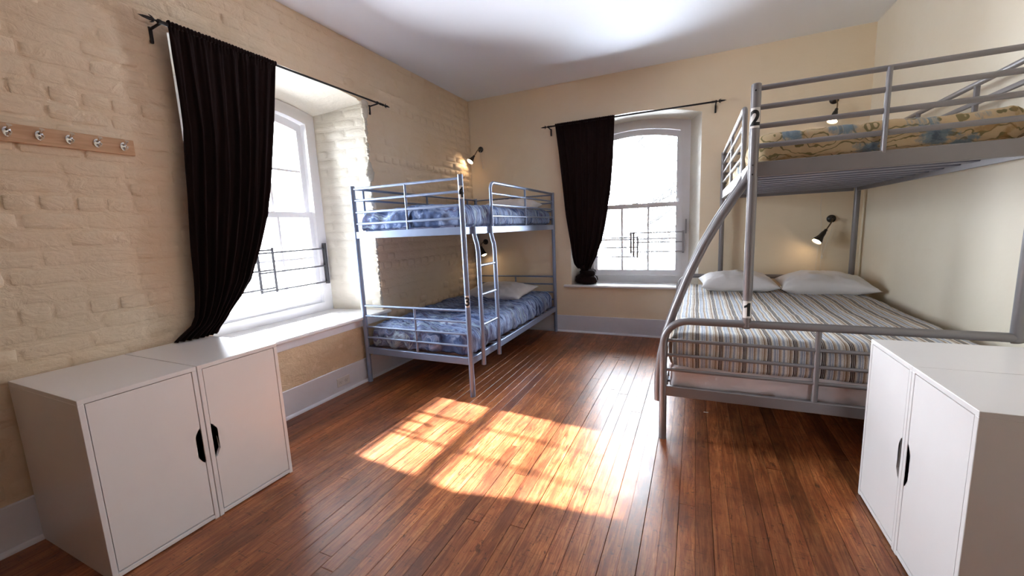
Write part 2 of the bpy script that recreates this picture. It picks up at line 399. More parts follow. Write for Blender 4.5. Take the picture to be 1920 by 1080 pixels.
# floor boards, each one an object
PW = 0.067; rows = int((XR - XL) / PW) + 1
pg = G().cbox(-PW / 2 + 0.0005, PW / 2 - 0.0005, -0.5, 0.5, -0.02, 0.0, 0.0009)
plank_me = pg.mesh('floor_board', M['plank'], smooth=False)
for i in range(rows):
    x0 = XL + i * PW; x1 = min(x0 + PW, XR)
    y = YN - rnd.random() * 1.5
    while y < YF:
        L = rnd.choice((1.8, 2.4, 3.0, 3.6, 4.2)) + rnd.random() * 0.3
        a, b = max(y, YN), min(y + L, YF)
        if YF - b < 0.3: b = YF
        if b - a > 0.05:
            o = link('floor_board', plank_me, floor)
            o.location = ((x0 + x1) / 2 + rnd.choice((-0.0007, -0.0002, 0, 0, 0.0003, 0.0006)), (a + b) / 2, rnd.uniform(-0.0008, 0.0004)); o.scale = ((x1 - x0) / PW, b - a - 0.0012, 1)
        y = b if b > a else y + L
        if b >= YF: break

# bricks, painted over
def brick_mesh(seed):
    rr = random.Random(seed); nu, nv = 6, 4; g = G(); vv = []
    wob = [[(rr.uniform(-1, 1), rr.uniform(-1, 1)) for _ in range(nv + 1)] for _ in range(nu + 1)]
    bulge = rr.uniform(0.75, 1.05); su, sv = rr.uniform(-0.2, 0.2), rr.uniform(-0.25, 0.25)
    lu = [-0.5, -0.455, -0.2, 0.0, 0.2, 0.455, 0.5]; lv = [-0.5, -0.36, 0.0, 0.36, 0.5]
    for i in range(nu + 1):
        for j in range(nv + 1):
            u, v = lu[i], lv[j]; edge = i in (0, nu) or j in (0, nv)
            a, b = wob[i][j]
            u += a * 0.012; v += b * 0.045
            cor = (abs(lu[i]) > 0.4) and (abs(lv[j]) > 0.3)
            if cor: u *= 0.985; v *= 0.93
            w_ = -0.30 if edge else bulge * (1 + su * u + sv * v) + rr.uniform(-0.14, 0.14) - (0.18 if cor else 0)
            vv.append((w_, u, v))
    ff = [(i * (nv + 1) + j, (i + 1) * (nv + 1) + j, (i + 1) * (nv + 1) + j + 1, i * (nv + 1) + j + 1) for i in range(nu) for j in range(nv)]
    return vv, ff
BV = [brick_mesh(100 + k) for k in range(14)]
BM_ = []
for vv, ff in BV:
    me = bpy.data.meshes.new('brick'); me.from_pydata(vv, [], ff); me.polygons.foreach_set('use_smooth', [True] * len(ff)); me.materials.append(M['brick_paint']); BM_.append(me)
CH, BL, JT = 0.0815, 0.222, 0.011
cand = []
row = 0; z = 0.22
def hole_span(z0, z1):
    """part of a course taken by the opening"""
    if z1 < 0.50 or z0 > 2.47: return None
    h = HF1
    if z0 > 2.40: h = HF1 * math.sqrt(max(0, (2.485 - z0) / 0.085))
    return (CF1 - h, CF1 + h)
while z < ZC - 0.02:
    z1 = min(z + CH, ZC)
    bl = 0.115 if row % 6 == 3 else BL
    y = -1.0 - (bl / 2 if row % 2 else 0) + rnd.uniform(-0.02, 0.02)
    while y < YF:
        L = bl * rnd.uniform(0.93, 1.06)
        if rnd.random() < 0.08 and bl > 0.2: L *= 0.52
        segs = [(y, min(y + L, YF))]
        hs = hole_span(z, z1)
        if z1 < 0.58: hs = (CF1 - HF1 - 0.06, CF1 + HF1)
        if hs:
            ns = []
            for a, b in segs:
                if b <= hs[0] or a >= hs[1]: ns.append((a, b))
                else:
                    if a < hs[0] - 0.03: ns.append((a, hs[0] + rnd.uniform(-0.012, 0.004)))
                    if b > hs[1] + 0.03: ns.append((hs[1] - rnd.uniform(-0.012, 0.004), b))
            segs = ns
        for a, b in segs:
            if b - a > 0.03: cand.append((a, b, z + rnd.uniform(-0.003, 0.003), z1 + rnd.uniform(-0.003, 0.003)))
        y += L
    z = z1; row += 1
cp = Vector((0, 0, 1.28))
def vis(c):
    a, b, z0, z1 = c; p = Vector((XL, (a + b) / 2, (z0 + z1) / 2)); d = p - cp
    px = d.dot(Vector(R0)); py = d.dot(Vector(R1)); pz = d.dot(Vector(R2))
    if pz < 0.1 or abs(px / pz * 755.8) > 1000 or abs(py / pz * 755.8) > 560: return 0
    if a > 0.6 and b < 1.36 and z1 < 0.74: return 0.001
    return (b - a) * (z1 - z0) * abs(XL) / d.length ** 3
cand.sort(key=vis, reverse=True)
rest = G()
for k, (a, b, z0, z1) in enumerate(cand):
    vi = rnd.randrange(14); dep = rnd.uniform(0.006, 0.011); fl = rnd.choice((-1, 1))
    sy = (b - a - JT); sz = (z1 - z0 - JT)
    if k < 300 and vis((a, b, z0, z1)) > 0:
        o = link('brick', BM_[vi], wall_left)
        o.location = (XL, (a + b) / 2, (z0 + z1) / 2); o.scale = (dep, sy, sz)
        if fl < 0: o.rotation_euler = (PI, 0, 0)
    else:
        vv, ff = BV[vi]
        rest.add([(XL + p[0] * dep, (a + b) / 2 + p[1] * sy, (z0 + z1) / 2 + p[2] * sz) for p in vv], ff)
rb = obj('brick_courses', rest, M['brick_paint'], wall_left, angle=80); rb['kind'] = 'stuff'
# bricks of the far jamb of the left window recess
jr = G(); z = 0.6; row = 0
while z < 2.40:
    z1 = min(z + CH, 2.41); u = 0.0 if row % 2 else -0.11
    while u < D1:
        a, b = max(u, 0.012), min(u + BL, D1 - 0.01)
        if b - a > 0.04:
            vv, ff = BV[rnd.randrange(14)]
            for side in (1, -1):
                vs2 = []
                for p in vv:
                    w_ = (a + b) / 2 + p[1] * (b - a - JT); c_ = CF1 + (C1 - CF1) * w_ / D1; hh = HF1 + (0.59 - HF1) * w_ / D1
                    vs2.append((XL - w_, c_ + side * (hh - p[0] * 0.003), (z + z1) / 2 + p[2] * (z1 - z - JT)))
                jr.add(vs2, ff)
        u += BL
    z = z1; row += 1
o = obj('jamb_bricks', jr, M['reveal_paint'], wall_left, angle=80); o['kind'] = 'stuff'
# crumbling arris of the recess
cr = G()
for side, hh in ((1, 0.66),):
    z = 0.62
    while z < 2.46:
        rr_ = rnd.uniform(0.006, 0.015) * (2.0 if z > 2.30 or 1.78 < z < 1.9 else 1)
        seg = []
        c0 = (XL - 0.005, CF1 + HF1 + 0.001, z)
        v = []; f = []
        n1, n2 = 7, 5
        sx, sy_, sz_ = rr_, rr_ * rnd.uniform(1.2, 2.2), rr_ * rnd.uniform(1.2, 2.0)
        for i in range(n2 + 1):
            for j in range(n1):
                th, ph = PI * i / n2, 2 * PI * j / n1
                q = 1 + 0.3 * fb(c0[2] * 9 + i, j * 1.7, 3.1)
                v.append((c0[0] + sx * q * math.sin(th) * math.cos(ph), c0[1] + sy_ * q * math.sin(th) * math.sin(ph), c0[2] + sz_ * q * math.cos(th)))
        for i in range(n2):
            for j in range(n1): f.append((i * n1 + j, i * n1 + (j + 1) % n1, (i + 1) * n1 + (j + 1) % n1, (i + 1) * n1 + j))
        cr.add(v, f); z += rnd.uniform(0.02, 0.045)
o = obj('crumbling_arris', cr, M['reveal_paint'], wall_left, angle=80); o['kind'] = 'stuff'
# rough plaster under the left sill
pp = G(); nu, nv = 60, 22; v = []
for i in range(nu + 1):
    for j in range(nv + 1):
        u = C1 - 0.82 + 1.48 * i / nu; zz = 0.19 + 0.33 * j / nv
        e = 0 if i in (0, nu) or j in (0, nv) else 1
        v.append((XL - 0.002 + e * (0.006 + 0.007 * fb(u * 9, zz * 9, 0.3) + 0.004 * fb(u * 25, zz * 25, 5.0)), u, zz))
pp.add(v, [(i * (nv + 1) + j, (i + 1) * (nv + 1) + j, (i + 1) * (nv + 1) + j + 1, i * (nv + 1) + j + 1) for i in range(nu) for j in range(nv)])
obj('rough_plaster_patch', pp, M['rough_plaster'], wall_left, angle=80)

# baseboards with a shoe moulding
def baseboard(name, x0, x1, y0, y1, axis, label, h=0.205):
    g = G()
    if axis == 'L': g.cbox(x0, x0 + 0.018, y0, y1, 0, h, 0.003)
    if axis == 'F': g.cbox(x0, x1, y1 - 0.018, y1, 0, h, 0.003)
    if axis == 'R': g.cbox(x1 - 0.018, x1, y0, y1, 0, h, 0.003)
    b = struct(name, g, M['trim'], label=label)
    q = G(); R_ = 0.020
    prof = [(0, 0)] + arc(0, 0, R_, 0, PI / 2, 5)
    if axis == 'L': q.prism(prof, lambda a, b_, w_: (x0 + 0.017 + a, w_, b_), y0, y1)
    if axis == 'F': q.prism(prof, lambda a, b_, w_: (w_, y1 - 0.017 - a, b_), x0, x1)
    if axis == 'R': q.prism(prof, lambda a, b_, w_: (x1 - 0.017 - a, w_, b_), y0, y1)
    obj('shoe_moulding', q, M['trim'], b)
    return b
bl_ = baseboard('baseboard_left', XL, 0, YN, YF, 'L', 'tall grey white baseboard along the brick wall')
baseboard('baseboard_far', XL, XR, 0, YF, 'F', 'tall grey white baseboard below the far window')
baseboard('baseboard_right', 0, XR, YN, YF, 'R', 'grey white baseboard behind the white cabinets at right')

# ================================================================== WINDOWS
def window(name, label, c, T, d, three_up):
    casO = outline(c, 0.593, 0.575, 2.372, 2.45); casI = outline(c, 0.50, 0.655, 2.29, 2.36)
    k = struct(name, G().ring(casO, casI, T, d - 0.006, d + 0.12), M['window_paint'], o=T(c, 0.585, d), label=label)
    bead = outline(c, 0.52, 0.640, 2.305, 2.378)
    obj('stop_bead', G().ring(bead, outline(c, 0.488, 0.668, 2.282, 2.350), T, d - 0.018, d + 0.012), M['window_paint'], k)
    def sash(nm, outer, inner, w0, w1, vm, hz, zb, zt):
        sh = obj(nm, G().ring(outer, inner, T, w0, w1), M['window_paint'], k)
        rr = (0, 2, 3, 1)
        uL, uR = inner[0][0], inner[-1][0]
        for du in vm:
            a = c + du; obj('muntin', G().prism([(a - 0.011, zb), (a + 0.011, zb), (a + 0.011, zt), (a - 0.011, zt)], T, w0 + 0.004, w1 - 0.004), M['window_paint'], sh)
        for hz_ in hz:
            obj('muntin', G().prism([(uL - 0.004, hz_ - 0.010), (uR + 0.004, hz_ - 0.010), (uR + 0.004, hz_ + 0.010), (uL - 0.004, hz_ + 0.010)], T, w0 + 0.006, w1 - 0.006), M['window_paint'], sh)
        wm = (w0 + w1) / 2; us = [uL] + [c + q for q in vm] + [uR]; zs = [inner[0][1]] + list(hz)
        for iu in range(len(us) - 1):
            a, b = us[iu], us[iu + 1]
            for iz in range(len(zs)):
                z0 = zs[iz]
                if iz < len(zs) - 1: pts = [(a, z0), (b, z0), (b, zs[iz + 1]), (a, zs[iz + 1])]
                else:
                    top = inner[1:-1]
                    def tz(u):
                        for (p, q) in zip(top[:-1], top[1:]):
                            if p[0] - 1e-6 <= u <= q[0] + 1e-6: return p[1] + (q[1] - p[1]) * (u - p[0]) / (q[0] - p[0])
                        return top[0][1]
                    mid = [t for t in top if a + 1e-4 < t[0] < b - 1e-4]
                    pts = [(a, z0), (b, z0), (b, tz(b))] + mid[::-1] + [(a, tz(a))]
                obj('pane', G().prism(pts, T, wm - 0.0015, wm + 0.0015), M['glass'], sh, smooth=False)
        return sh
    lo = outline(c, 0.497, 0.660, 1.512, 1.512); li = outline(c, 0.450, 0.730, 1.462, 1.462)
    sash('lower_sash', lo, li, d + 0.020, d + 0.052, (-0.15, 0.15), (1.097,), 0.73, 1.462)
    uo = outline(c, 0.497, 1.470, 2.287, 2.357); ui = outline(c, 0.450, 1.515, 2.228, 2.290)
    if three_up: sash('upper_sash', uo, ui, d + 0.062, d + 0.094, (-0.15, 0.15), (1.875,), 1.515, 2.275)
    else: sash('upper_sash', uo, ui, d + 0.062, d + 0.094, (), (), 1.515, 2.275)
    lk = G().cbox(-0.035, 0.035, -0.01, 0.01, 0, 0.012, 0.003)
    lk.v = [T(c + p[0], 1.512 + p[2], d + 0.036 + p[1]) for p in lk.v]
    obj('sash_lock', lk, M['window_paint'], k)
    return k
win1 = window('window_1', 'white sash window deep in the brick wall at left', C1, TL, D1, True)
win2 = window('window_2', 'white arched sash window in the far wall', C2, TF, D2, False)
def sill(name, c, hF, hB, T, d, proud, ext, label, zt=0.585, x=None):
    nose = 0.03
    pts = []
    hR, hL = hF if isinstance(hF, tuple) else (hF, hF)
    F = [(c - hL - ext, -proud), (c + hR + ext, -proud), (c + hR + ext, -0.001), (c + hR, -0.001), (c + hB, d + 0.01), (c - hB, d + 0.01), (c - hL, -0.001), (c - hL - ext, -0.001)]
    if x: F = [(min(max(a, x[0]), x[1]), b) for a, b in F]
    g = G(); n = len(F)
    g.add([T(a, zt, b) for a, b in F] + [T(a, zt - nose, b) for a, b in F], [tuple(range(n)), tuple(range(2 * n - 1, n - 1, -1))] + [(i, i + n, (i + 1) % n + n, (i + 1) % n) for i in range(n)])
    u0, u1 = F[0][0], F[1][0]
    s_ = struct(name, g, M['sill'], smooth=False, label=label)
    obj('sill_nosing', G().tube([T(u0, zt - nose / 2, -proud), T(u1, zt - nose / 2, -proud)], nose / 2, 12), M['sill'], s_)
    return s_
s1 = sill('trim_1', C1, (HF1 + CF1 - C1, C1 - CF1 + HF1), 0.59, TL, D1, 0.045, 0.05, 'deep white window sill of the left window')
obj('apron_board', G().cbox(XL + 0.001, XL + 0.018, C1 - 0.80, C1 + 0.70, 0.495, 0.555, 0.003), M['trim'], s1)
sill('trim_2', C2, 0.695, 0.59, TF, D2, 0.035, 0.085, 'white window sill of the far window')

# window guards (each half: uprights and three bars), brackets on the casing
def guard(label, bars, T, parts, mat, bmat, loc):
    t = thing('window_guard', label, 'window guard', loc, None)
    for br in parts['brackets']:
        u, z0, z1, w_ = br; bx = G().prism([(u - 0.009, z0), (u + 0.009, z0), (u + 0.009, z1), (u - 0.009, z1)], T, w_ - 0.022, w_ + 0.012)
        obj('bracket', bx, bmat, t, smooth=False)
    for (u, z0, z1, w_) in parts['uprights']:
        obj('upright', G().prism([(u - 0.011, z0), (u + 0.011, z0), (u + 0.011, z1), (u - 0.011, z1)], T, w_ - 0.003, w_ + 0.003), mat, t, smooth=False)
    for (u0, u1, z0, z1, w_) in bars:
        obj('bar', G().tube([T(u0, z0, w_), T(u1, z1, w_)], parts.get('r', 0.0075), 8), mat, t)
    return t
w_ = D1 - 0.03
guard('dark steel bar guard across the lower left window', [(2.745, 2.10, 1.176, 1.170, w_), (2.745, 2.10, 1.015, 1.010, w_), (2.745, 2.10, 0.863, 0.858, w_),
      (2.215, 1.655, 1.195, 1.190, w_ - 0.012), (2.215, 1.655, 1.030, 1.025, w_ - 0.012), (2.215, 1.655, 0.882, 0.876, w_ - 0.012)], TL,
      {'brackets': [(2.745, 0.845, 1.225, w_), (1.655, 0.845, 1.225, w_ - 0.006)], 'uprights': [(2.10, 0.842, 1.20, w_), (2.222, 0.842, 1.215, w_ - 0.012)]}, M['guard'], M['guard_bracket'], TL(2.2, 1.0, w_))
w_ = D2 - 0.03
guard('pale steel bar guard across the far window', [(-0.125, -0.70, 1.171, 1.171, w_), (-0.125, -0.70, 1.060, 1.060, w_), (-0.125, -0.70, 0.950, 0.950, w_),
      (-0.622, -1.20, 1.120, 1.120, w_ - 0.01), (-0.622, -1.20, 1.005, 1.005, w_ - 0.01), (-0.622, -1.20, 0.893, 0.893, w_ - 0.01)], TF,
      {'brackets': [(-0.100, 1.15, 1.31, w_ + 0.012), (-1.215, 0.87, 1.20, w_ + 0.012)], 'uprights': [(-0.700, 0.93, 1.185, w_), (-0.666, 0.885, 1.18, w_ - 0.01), (-0.622, 0.875, 1.135, w_ - 0.01), (-0.125, 0.93, 1.185, w_), (-1.19, 0.875, 1.135, w_ - 0.01)], 'r': 0.0070}, M['guard_pale'], M['guard_pale'], TF(-0.66, 1.0, w_))

# ================================================================== OUTSIDE
struct('snow_field', G().box(-9, 5, 9, 15, -3.6, -3.4), M['snow'], smooth=False, label='snow covered ground under the bare tree')
tr_ = thing('bare_tree', 'pale leafless tree seen through the far window', 'tree', (-1.9, 11.5, -3.4))
tg = G(); tb = G()
tg.tube([(-1.9, 11.5, -3.4), (-1.95, 11.5, -1.0), (-1.8, 11.4, 1.0), (-1.9, 11.5, 2.6), (-1.6, 11.4, 4.6)], [0.17, 0.14, 0.11, 0.08, 0.03], 10)
def branch(p, d, L, r, lev):
    n = 4; pts = [Vector(p)]; dd = Vector(d).normalized()
    for i in range(n):
        dd = (dd + Vector((rnd.uniform(-1, 1), rnd.uniform(-1, 1), rnd.uniform(-0.3, 0.7))) * 0.18).normalized(); pts.append(pts[-1] + dd * L / n)
    tb.tube(pts, [r * (1 - 0.75 * i / n) for i in range(n + 1)], 5)
    if lev < 3:
        for i in range(1, n + 1):
            for _ in range(2 if lev < 2 else 1):
                a = Vector((rnd.uniform(-1, 1), rnd.uniform(-0.6, 0.6), rnd.uniform(-0.2, 1))).normalized()
                branch(pts[i], (dd + a).normalized(), L * 0.55, r * 0.5, lev + 1)
for zz, dx in ((-0.2, 1), (0.5, -1), (0.9, 1), (1.3, 1), (1.9, -1), (2.4, 1), (3.0, 1)):
    branch((-1.88, 11.45, zz), (dx, rnd.uniform(-0.3, 0.3), 0.55), rnd.uniform(1.6, 2.6), 0.05, 0)
obj('trunk', tg, M['bark'], tr_); o = obj('branches', tb, M['bark'], tr_); o['kind'] = 'stuff'

# ================================================================== CURTAINS
def table(tb_, z):
    for (a, b) in zip(tb_[:-1], tb_[1:]):
        if a[0] >= z >= b[0]:
            t = (a[0] - z) / (a[0] - b[0]); return [p + (q - p) * t for p, q in zip(a[1:], b[1:])]
    return list(tb_[-1][1:]) if z < tb_[-1][0] else list(tb_[0][1:])
def curtain_mesh(rows_, T, nfold, seed, nu=150, nv=70, amp0=0.012, amp1=0.03, zb=None):
    z0, z1 = rows_[0][0], rows_[-1][0]; g = G(); v = []
    for j in range(nv + 1):
        t = j / nv; z = z0 + (z1 - z0) * t
        a, b, w_ = table(rows_, z)
        wd = b - a
        for i in range(nu + 1):
            s_ = i / nu
            ph = s_ + 0.03 * fb(s_ * 4, t * 2.2, seed) + 0.012 * fb(s_ * 14, t * 5, seed + 5)
            am = (amp0 + (amp1 - amp0) * min(1, t * 2.2)) * (0.75 + 0.5 * fb(s_ * 5, t * 1.5, seed + 9))
            fold = math.sin(ph * nfold * 2 * PI) * am + 0.004 * math.sin(ph * nfold * 5.3 * PI + 4 * t)
            if t < 0.03: fold = fold * 0.5 + 0.004 * math.sin(s_ * 190) 
            u = a + wd * s_ + 0.25 * wd / nfold * math.cos(ph * nfold * 2 * PI) * 0.35 * min(1, t * 4)
            belly = 0.03 * math.sin(PI * s_) * min(1, t * 2)
            zz = z + (0.006 * math.sin(s_ * 160) + 0.004 * fb(s_ * 40, 0, seed) if j == 0 else 0)
            v.append(T(u, zz, w_ - fold - belly))
    f = [(j * (nu + 1) + i, j * (nu + 1) + i + 1, (j + 1) * (nu + 1) + i + 1, (j + 1) * (nu + 1) + i) for j in range(nv) for i in range(nu)]
    return g.add(v, f)
def curtain(name, label, rows_, T, nfold, seed, loc, extra=None, **k):
    g = curtain_mesh(rows_, T, nfold, seed, **k)
    if extra: extra(g)
    me = g.mesh(name, M['velvet'], loc, True, 180)
    o = link(name, me, None, loc); tag(o, label, 'curtain')
    md = o.modifiers.new('thickness', 'SOLIDIFY'); md.thickness = 0.004; md.offset = 0
    # gathered rod sleeve
    u0, u1, wd = rows_[0][1], rows_[0][2], rows_[0][3]
    n = 110; pts = []; rr = []
    for i in range(n + 1):
        pts.append(T(u0 + (u1 - u0) * i / n, rows_[0][0] - 0.005, wd)); rr.append(0.0145 + 0.0035 * math.sin(i * 1.9) + 0.003 * fb(i * 0.45, seed, 0))
    obj('rod_sleeve', G().tube(pts, rr, 10), M['velvet'], o, angle=180)
    return o
def soft_tube(g, path, rad, seg=14, wr=0.12, seed=0):
    b = len(g.v); g.tube(path, rad, seg); P = [Vector(p) for p in path]
    for i in range(b, len(g.v)):
        p = Vector(g.v[i]); k_ = (i - b) // seg; k_ = min(k_, len(P) - 1); c_ = P[k_]
        q = 1 + wr * math.sin(((i - b) % seg) * 2.3 + k_ * 0.8 + seed) + wr * fb(p.x * 30, p.y * 30, p.z * 30 + seed)
        g.v[i] = tuple(c_ + (p - c_) * q)
c1_rows = [(2.432, 1.372, 1.976, -0.10), (2.146, 1.373, 1.927, -0.10), (1.902, 1.372, 1.886, -0.098), (1.659, 1.350, 1.842, -0.096), (1.450, 1.334, 1.795, -0.095), (1.245, 1.320, 1.724, -0.094),
           (1.045, 1.310, 1.640, -0.088), (0.937, 1.305, 1.565, -0.078), (0.863, 1.298, 1.500, -0.070), (0.81, 1.275, 1.462, -0.062), (0.775, 1.225, 1.432, -0.058), (0.742, 1.185, 1.412, -0.058)]
curtain('curtain', 'dark brown velvet curtain beside the left window, gathered low onto the cabinet', c1_rows, TL, 8, 1.3, TL(1.67, 2.42, -0.10), amp1=0.024)
c2_rows = [(2.432, -1.479, -0.816, -0.10), (1.98, -1.444, -0.845, -0.085), (1.643, -1.416, -0.880, -0.06), (1.411, -1.397, -0.918, -0.05), (1.123, -1.362, -0.980, -0.02), (0.926, -1.342, -1.055, 0.01),
           (0.833, -1.325, -1.105, 0.03), (0.775, -1.285, -1.135, 0.06)]
def bun(g):
    cx, cy = -1.195, YF + 0.09
    soft_tube(g, [(cx - 0.02, cy - 0.02, 0.83), (cx - 0.01, cy - 0.01, 0.79), (cx, cy, 0.765)], [0.075, 0.058, 0.06], 18, 0.1, 1)
    ring = [(cx + 0.075 * math.cos(a) * 1.15, cy + 0.055 * math.sin(a), 0.640 + 0.006 * math.sin(2 * a)) for a in [2 * PI * i / 20 for i in range(20)]]
    soft_tube(g, ring + [ring[0]], 0.052, 12, 0.10, 2)
    ring = [(cx + 0.02 + 0.052 * math.cos(a) * 1.15, cy + 0.04 * math.sin(a), 0.722 + 0.012 * math.sin(a)) for a in [2 * PI * i / 16 for i in range(16)]]
    soft_tube(g, ring + [ring[0]], 0.040, 12, 0.12, 3)
    soft_tube(g, [(cx, cy, 0.60), (cx, cy, 0.68), (cx, cy, 0.75)], [0.07, 0.09, 0.05], 16, 0.1, 4)
curtain('curtain', 'dark velvet curtain at the far window, knotted into a bun on the sill', c2_rows, TF, 7, 6.1, TF(-1.15, 2.42, -0.10), extra=bun, amp1=0.022)

def rod(label, T, u0, u1, z, w_, brackets, r=0.0075):
    t = thing('curtain_rod', label, 'curtain rod', T((u0 + u1) / 2, z, w_))
    obj('pole', G().tube([T(u0 + 0.11, z, w_), T(u1 - 0.11, z, w_)], r, 12), M['iron'], t)
    for u, sgn in ((u0, 1), (u1, -1)):
        ax = Vector(T(u + sgn, 0, 0)) - Vector(T(u, 0, 0))
        g = G().lathe([(0.0006, 0), (0.006, 0.02), (0.0095, 0.05), (0.005, 0.062), (0.004, 0.075), (0.009, 0.082), (0.011, 0.09), (0.009, 0.098), (0.010, 0.112), (0.010, 0.13)], T(u, z, w_), ax, 10, True, True)
        for s2 in (-1, 1):
            for (dz, dw) in ((s2 * 1.0, 0), (0, s2 * 1.0)):
                p = [(0.066, 0.003), (0.061, 0.010), (0.054, 0.015), (0.046, 0.018)]
                g.tube([T(u + sgn * a, z + dz * b, w_ + dw * b) for a, b in p], [0.004, 0.004, 0.003, 0.001], 6)
        obj('finial', g, M['iron'], t)
    for u in brackets:
        g = G().tube([T(u, z - 0.009, w_), T(u, z - 0.012, w_ * 0.6), T(u, z - 0.016, -0.008)], 0.0065, 8)
        g.cbox(0, 1, 0, 1, 0, 1, 0.1); bx = g.v[-24:]
        g.v[-24:] = [T(u - 0.008 + 0.016 * p[0], z - 0.085 + 0.08 * p[2], -0.013 + 0.012 * p[1]) for p in bx]
        g.lathe([(0.012, -0.006), (0.012, 0.006)], T(u, z, w_), Vector(T(1, 0, 0)) - Vector(T(0, 0, 0)), 12, True, True)
        obj('rod_bracket', g, M['iron'], t)
    return t
rod('black iron curtain rod with arrow finials above the left window', TL, 1.245, 3.085, 2.420, -0.10, (1.335, 2.925))
rod('black iron curtain rod with arrow finials above the far window', TF, -1.655, 0.245, 2.420, -0.10, (-1.56, 0.155), 0.0085)

# ================================================================== CABINETS
def cabinet(name, label, xf, sgn, y0, y1, depth, H, notch_hi, group):
    """front plane at x=xf, body extends in -sgn direction; notch at the y1 side when notch_hi"""
    xb = xf - sgn * depth
    t = thing(name, label, 'cabinet', ((xf + xb) / 2, (y0 + y1) / 2, 0), group)
    th = 0.018
    def X(a, b): return (min(a, b), max(a, b))
    body = G()
    x0, x1 = X(xf, xb)
    body.cbox(x0, x1, y0, y1, H - th, H, 0.0012)
    body.cbox(x0, x1, y0, y0 + th, 0.0, H - th, 0.0012); body.cbox(x0, x1, y1 - th, y1, 0.0, H - th, 0.0012)
    body.cbox(x0, x1, y0 + th, y1 - th, 0.006, 0.006 + th, 0.0012)
    body.box(*X(xb, xb + sgn * 0.006), y0 + th, y1 - th, 0.02, H - th)
    obj('body', body, M['cabinet'], t, smooth=False)
    obj('shelf', G().box(*X(xf - sgn * 0.06, xb + sgn * 0.01), y0 + th, y1 - th, H * 0.52, H * 0.52 + 0.016), M['cabinet'], t, smooth=False)
    # door with a cut hand notch
    a, b, z0, z1 = y0 + th + 0.003, y1 - th - 0.003, 0.03, H - th - 0.003
    nd = 0.023; zc = 0.372; hh = 0.083
    if notch_hi: pts = [(a, z0), (b, z0), (b, zc - hh), (b - nd * 0.35, zc - hh + 0.006), (b - nd, zc - hh + 0.035), (b - nd, zc + hh - 0.035), (b - nd * 0.35, zc + hh - 0.006), (b, zc + hh), (b, z1), (a, z1)]
    else: pts = [(a, z0), (b, z0), (b, z1), (a, z1), (a, zc + hh), (a + nd * 0.35, zc + hh - 0.006), (a + nd, zc + hh - 0.035), (a + nd, zc - hh + 0.035), (a + nd * 0.35, zc - hh + 0.006), (a, zc - hh)]
    g = G(); n = len(pts)
    T = lambda u, v, q: (xf - sgn * q, u, v)
    w0, w1 = 0.001, 0.017
    me_v = [T(u, v, w0) for u, v in pts] + [T(u, v, w1) for u, v in pts]
    bm = bmesh.new(); bv = [bm.verts.new(p) for p in me_v]
    bm.faces.new(bv[:n]); bm.faces.new(bv[n:][::-1])
    for i in range(n): bm.faces.new((bv[i], bv[i + n], bv[(i + 1) % n + n], bv[(i + 1) % n]))
    bmesh.ops.triangulate(bm, faces=[f for f in bm.faces if len(f.verts) > 4]); bm.verts.index_update()
    g.add([v.co[:] for v in bm.verts], [[v.index for v in f.verts] for f in bm.faces]); bm.free()
    obj('door', g, M['cabinet'], t, smooth=False)
    return t
cabinet('cabinet', 'white door cabinet under the coat hooks, nearer the viewer of the left pair', -2.010, 1, 0.598, 0.982, 0.620, 0.736, True, 'white low cabinets')
cabinet('cabinet', 'white door cabinet below the left curtain, nearer the window sill', -2.010, 1, 0.986, 1.364, 0.620, 0.736, False, 'white low cabinets')
cabinet('cabinet', 'white cabinet at the right edge, nearest the viewer', 0.713, -1, 1.456, 1.830, 0.630, 0.737, True, 'white low cabinets')
cabinet('cabinet', 'white cabinet at right, between the near one and the double bunk foot', 0.713, -1, 1.833, 2.205, 0.630, 0.737, False, 'white low cabinets')

# ================================================================== HOOK RAIL
hk = thing('coat_rack', 'light wooden coat hook rail on the brick wall', 'coat rack', (XL, 0.9, 1.77))
x0 = XL + 0.010
obj('board', G().cbox(x0, x0 + 0.018, 0.64, 1.172, 1.733, 1.809, 0.002), M['beech'], hk, smooth=False)
hg = G().lathe([(0.0135, 0), (0.0135, 0.003), (0.008, 0.005)], (0, 0, 0), (1, 0, 0), 12, True, True)
for i in range(2, len(hg.v)): pass
hg.v = [(p[0], p[1], p[2] * 1.5) for p in hg.v]
hg.tube([(0.004, 0, 0.008), (0.020, 0, 0.010), (0.036, 0, 0.018), (0.040, 0, 0.022)], [0.005, 0.005, 0.006, 0.009], 8)
hg.tube([(0.004, 0, -0.006), (0.016, 0, -0.016), (0.030, 0, -0.014), (0.038, 0, -0.004)], [0.005, 0.0045, 0.0045, 0.006], 8)
hg.tube([(0.003, 0, 0.014), (0.008, 0, 0.014)], 0.003, 6)
hme = hg.mesh('hook', M['chrome'])
for y in (0.745, 0.838, 0.932, 1.028, 1.127):
    o = link('hook', hme, hk); o.location = (x0 + 0.018 - XL, y - 0.9, 1.772 - 1.77)

